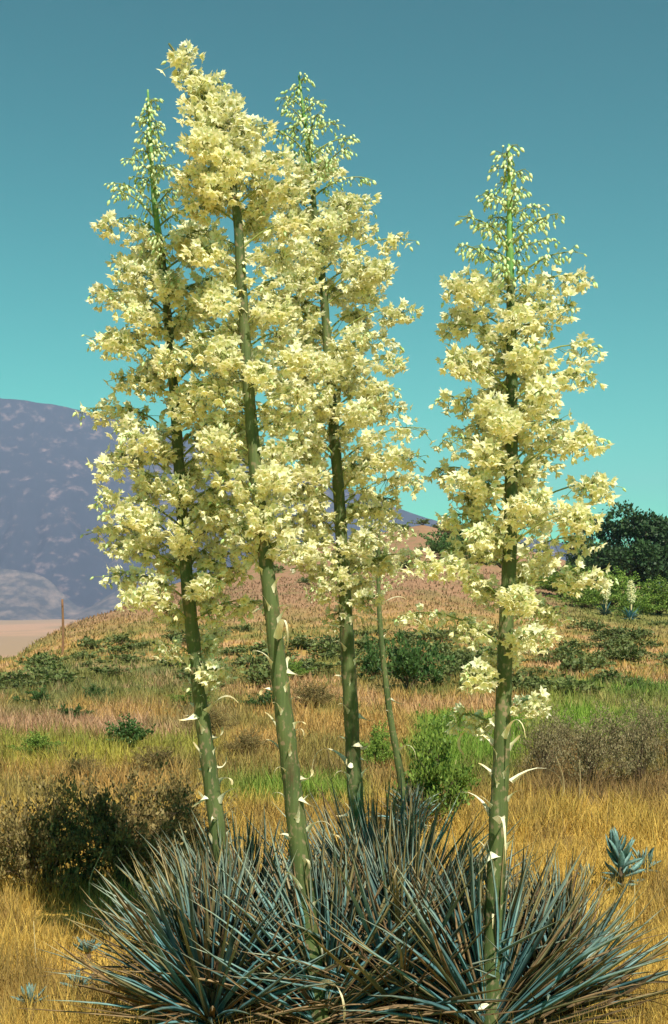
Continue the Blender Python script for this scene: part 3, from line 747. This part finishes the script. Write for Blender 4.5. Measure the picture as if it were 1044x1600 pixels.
def fleshy(px, py, H, n_, label, group=None, stem=0.0, lean=0.0):
    Y = EYE*FPX/(py-HY); x = (px-HX)/FPX*Y; z = float(height(x, Y))
    e = thing('fleshy_plant', (x, Y, z), label, 'plant', group)
    top = np.array([lean, 0, max(stem, 0.02)])
    C = spline([(0, 0, -0.02), (lean*0.3, 0, stem*0.5+0.005), tuple(top)], 7)
    V, F = tube(C, np.linspace(0.016, 0.010, 7), 6); link('stem', mesh('stem', V, F, M_wood), e)
    for i in range(n_):
        az = i*2.39996; f = (i+0.5)/n_
        el = math.radians(15+65*(1-f)+random.uniform(-10, 10))
        d = np.array([math.cos(az)*math.cos(el), math.sin(az)*math.cos(el), math.sin(el)])
        R = frames(d[None], np.array([random.uniform(-.5, .5)]))[0]
        L = H*random.uniform(0.75, 1.15)
        o = bpy.data.objects.new('leaf', random.choice(BLF)); COL.objects.link(o); o.parent = e
        p = C[int(max(0, 6-f*(5 if stem > 0.05 else 1)))]
        M4 = Matrix((R*L).tolist()).to_4x4(); M4.translation = p.tolist(); o.matrix_local = M4
fleshy(972, 1392, 0.15, 34, 'fleshy blue green plant with upright crown growing in golden grass', None, 0.22, -0.03)
fleshy(1000, 1372, 0.14, 20, 'low spreading pale blue fleshy plant beside the upright fleshy plant', None, 0.05, 0.03)
fleshy(915, 1380, 0.08, 14, 'small dull green fleshy plant between the yucca leaves and upright fleshy plant', None, 0.03)
for px, py in ((172, 1478), (138, 1508), (122, 1556), (48, 1582)):
    fleshy(px, py, 0.075, 16, 'small blue leafy tuft in the golden grass by the yucca leaves', 'blue tufts in the grass', 0.05)

# ------------------------------------------------------------------ grass
def blade_tpl():
    V = np.array([(-.5, 0, 0), (.5, 0, 0), (-.36, 0.10, 0.5), (.36, 0.10, 0.5), (0, 0.38, 1.0)]); F = np.array([(0, 1, 3), (0, 3, 2), (2, 3, 4)]); return V, F
rng = np.random.default_rng(99)
def grass(n_, ylo, yhi, pw, hmin, hmax, wmul, margin=0.30):
    u = rng.random(n_)
    q = 1-pw; Y = (ylo**q+u*(yhi**q-ylo**q))**(1/q)
    X = rng.uniform(-1, 1, n_)*(margin*Y+0.5)
    cl = fbm(X*5, Y*5, 2, 55)
    keep = cl > rng.uniform(0.12, 0.52, n_)
    for rx, ry in ROS: keep &= (X-rx)**2+(Y-ry)**2 > 0.30**2*(0.6+0.8*rng.random(n_))
    X, Y, cl = X[keep], Y[keep], cl[keep]
    return X, Y, cl, hmin, hmax, wmul
TV, TF = blade_tpl()
def lay(name, sets, want_green, label):
    Vs, Cs = [], []
    for X, Y, cl, hmin, hmax, wmul in sets:
        c = zone(X, Y); green = c[:, 1] > c[:, 0]*0.93
        q = green if want_green else ~green
        X, Y, cl, c = X[q], Y[q], cl[q], c[q]
        m = len(X); 
        if not m: continue
        lum = c.sum(1)
        H = rng.uniform(hmin, hmax, m)*(0.55+0.9*cl)
        W = wmul*Y*rng.uniform(0.7, 1.4, m)
        ax = np.stack([rng.normal(size=m)*0.30, rng.normal(size=m)*0.30, np.ones(m)], -1)
        k = rng.uniform(0.6, 1.35, (m, 1)); tone = rng.random((m, 1))
        col = c*k*(1+0.15*(tone-0.5)*np.array([[1, 0.2, -0.6]]))
        if not want_green:
            dk = rng.random(m) < 0.10; col[dk] = np.array([0.14, 0.10, 0.04])
        V, F, cc = scatter(TV, TF, np.stack([X, Y, height(X, Y)-0.01], -1), frames(ax, rng.uniform(0, 6.3, m)), np.stack([W, H, H], -1), col)
        Vs.append((V, F)); Cs.append(cc)
    V, F = join(Vs)
    tag(link(name, mesh(name, V, F, M_dry, np.vstack(Cs))), label, 'grass', kind='stuff')
sets = [grass(120000, 3.9, 9.5, 1.3, 0.06, 0.20, 0.00055, 0.36), grass(120000, 8.5, 26, 1.4, 0.06, 0.20, 0.00065), grass(50000, 24, 75, 1.3, 0.05, 0.16, 0.0010)]
lay('dry_grass', sets, False, 'golden dry grass covering the ground round the yuccas')
lay('green_grass', sets, True, 'bright green grass in bands across the slope')

# a few dry stems standing out of the grass
random.seed(55)
for px, py, h_ in ((145, 1432, 0.32), (705, 1250, 0.3), (58, 1520, 0.2), (985, 1470, 0.25), (940, 1500, 0.22), (330, 1260, 0.35), (880, 1260, 0.35), (905, 1255, 0.3)):
    Y = EYE*FPX/(py-HY); x = (px-HX)/FPX*Y
    C = spline([(0, 0, -0.01), (random.uniform(-.02, .02), 0, h_*0.5), (random.uniform(-.06, .06), random.uniform(-.04, .04), h_)], 7)
    V, F = tube(C, np.linspace(0.0028, 0.0012, 7), 5)
    thing('dry_stem', (x, Y, float(height(x, Y))), 'single pale dry stem standing up out of the grass', 'plant', 'pale dry stems in the grass', mesh('dry_stem', V, F, M_straw))
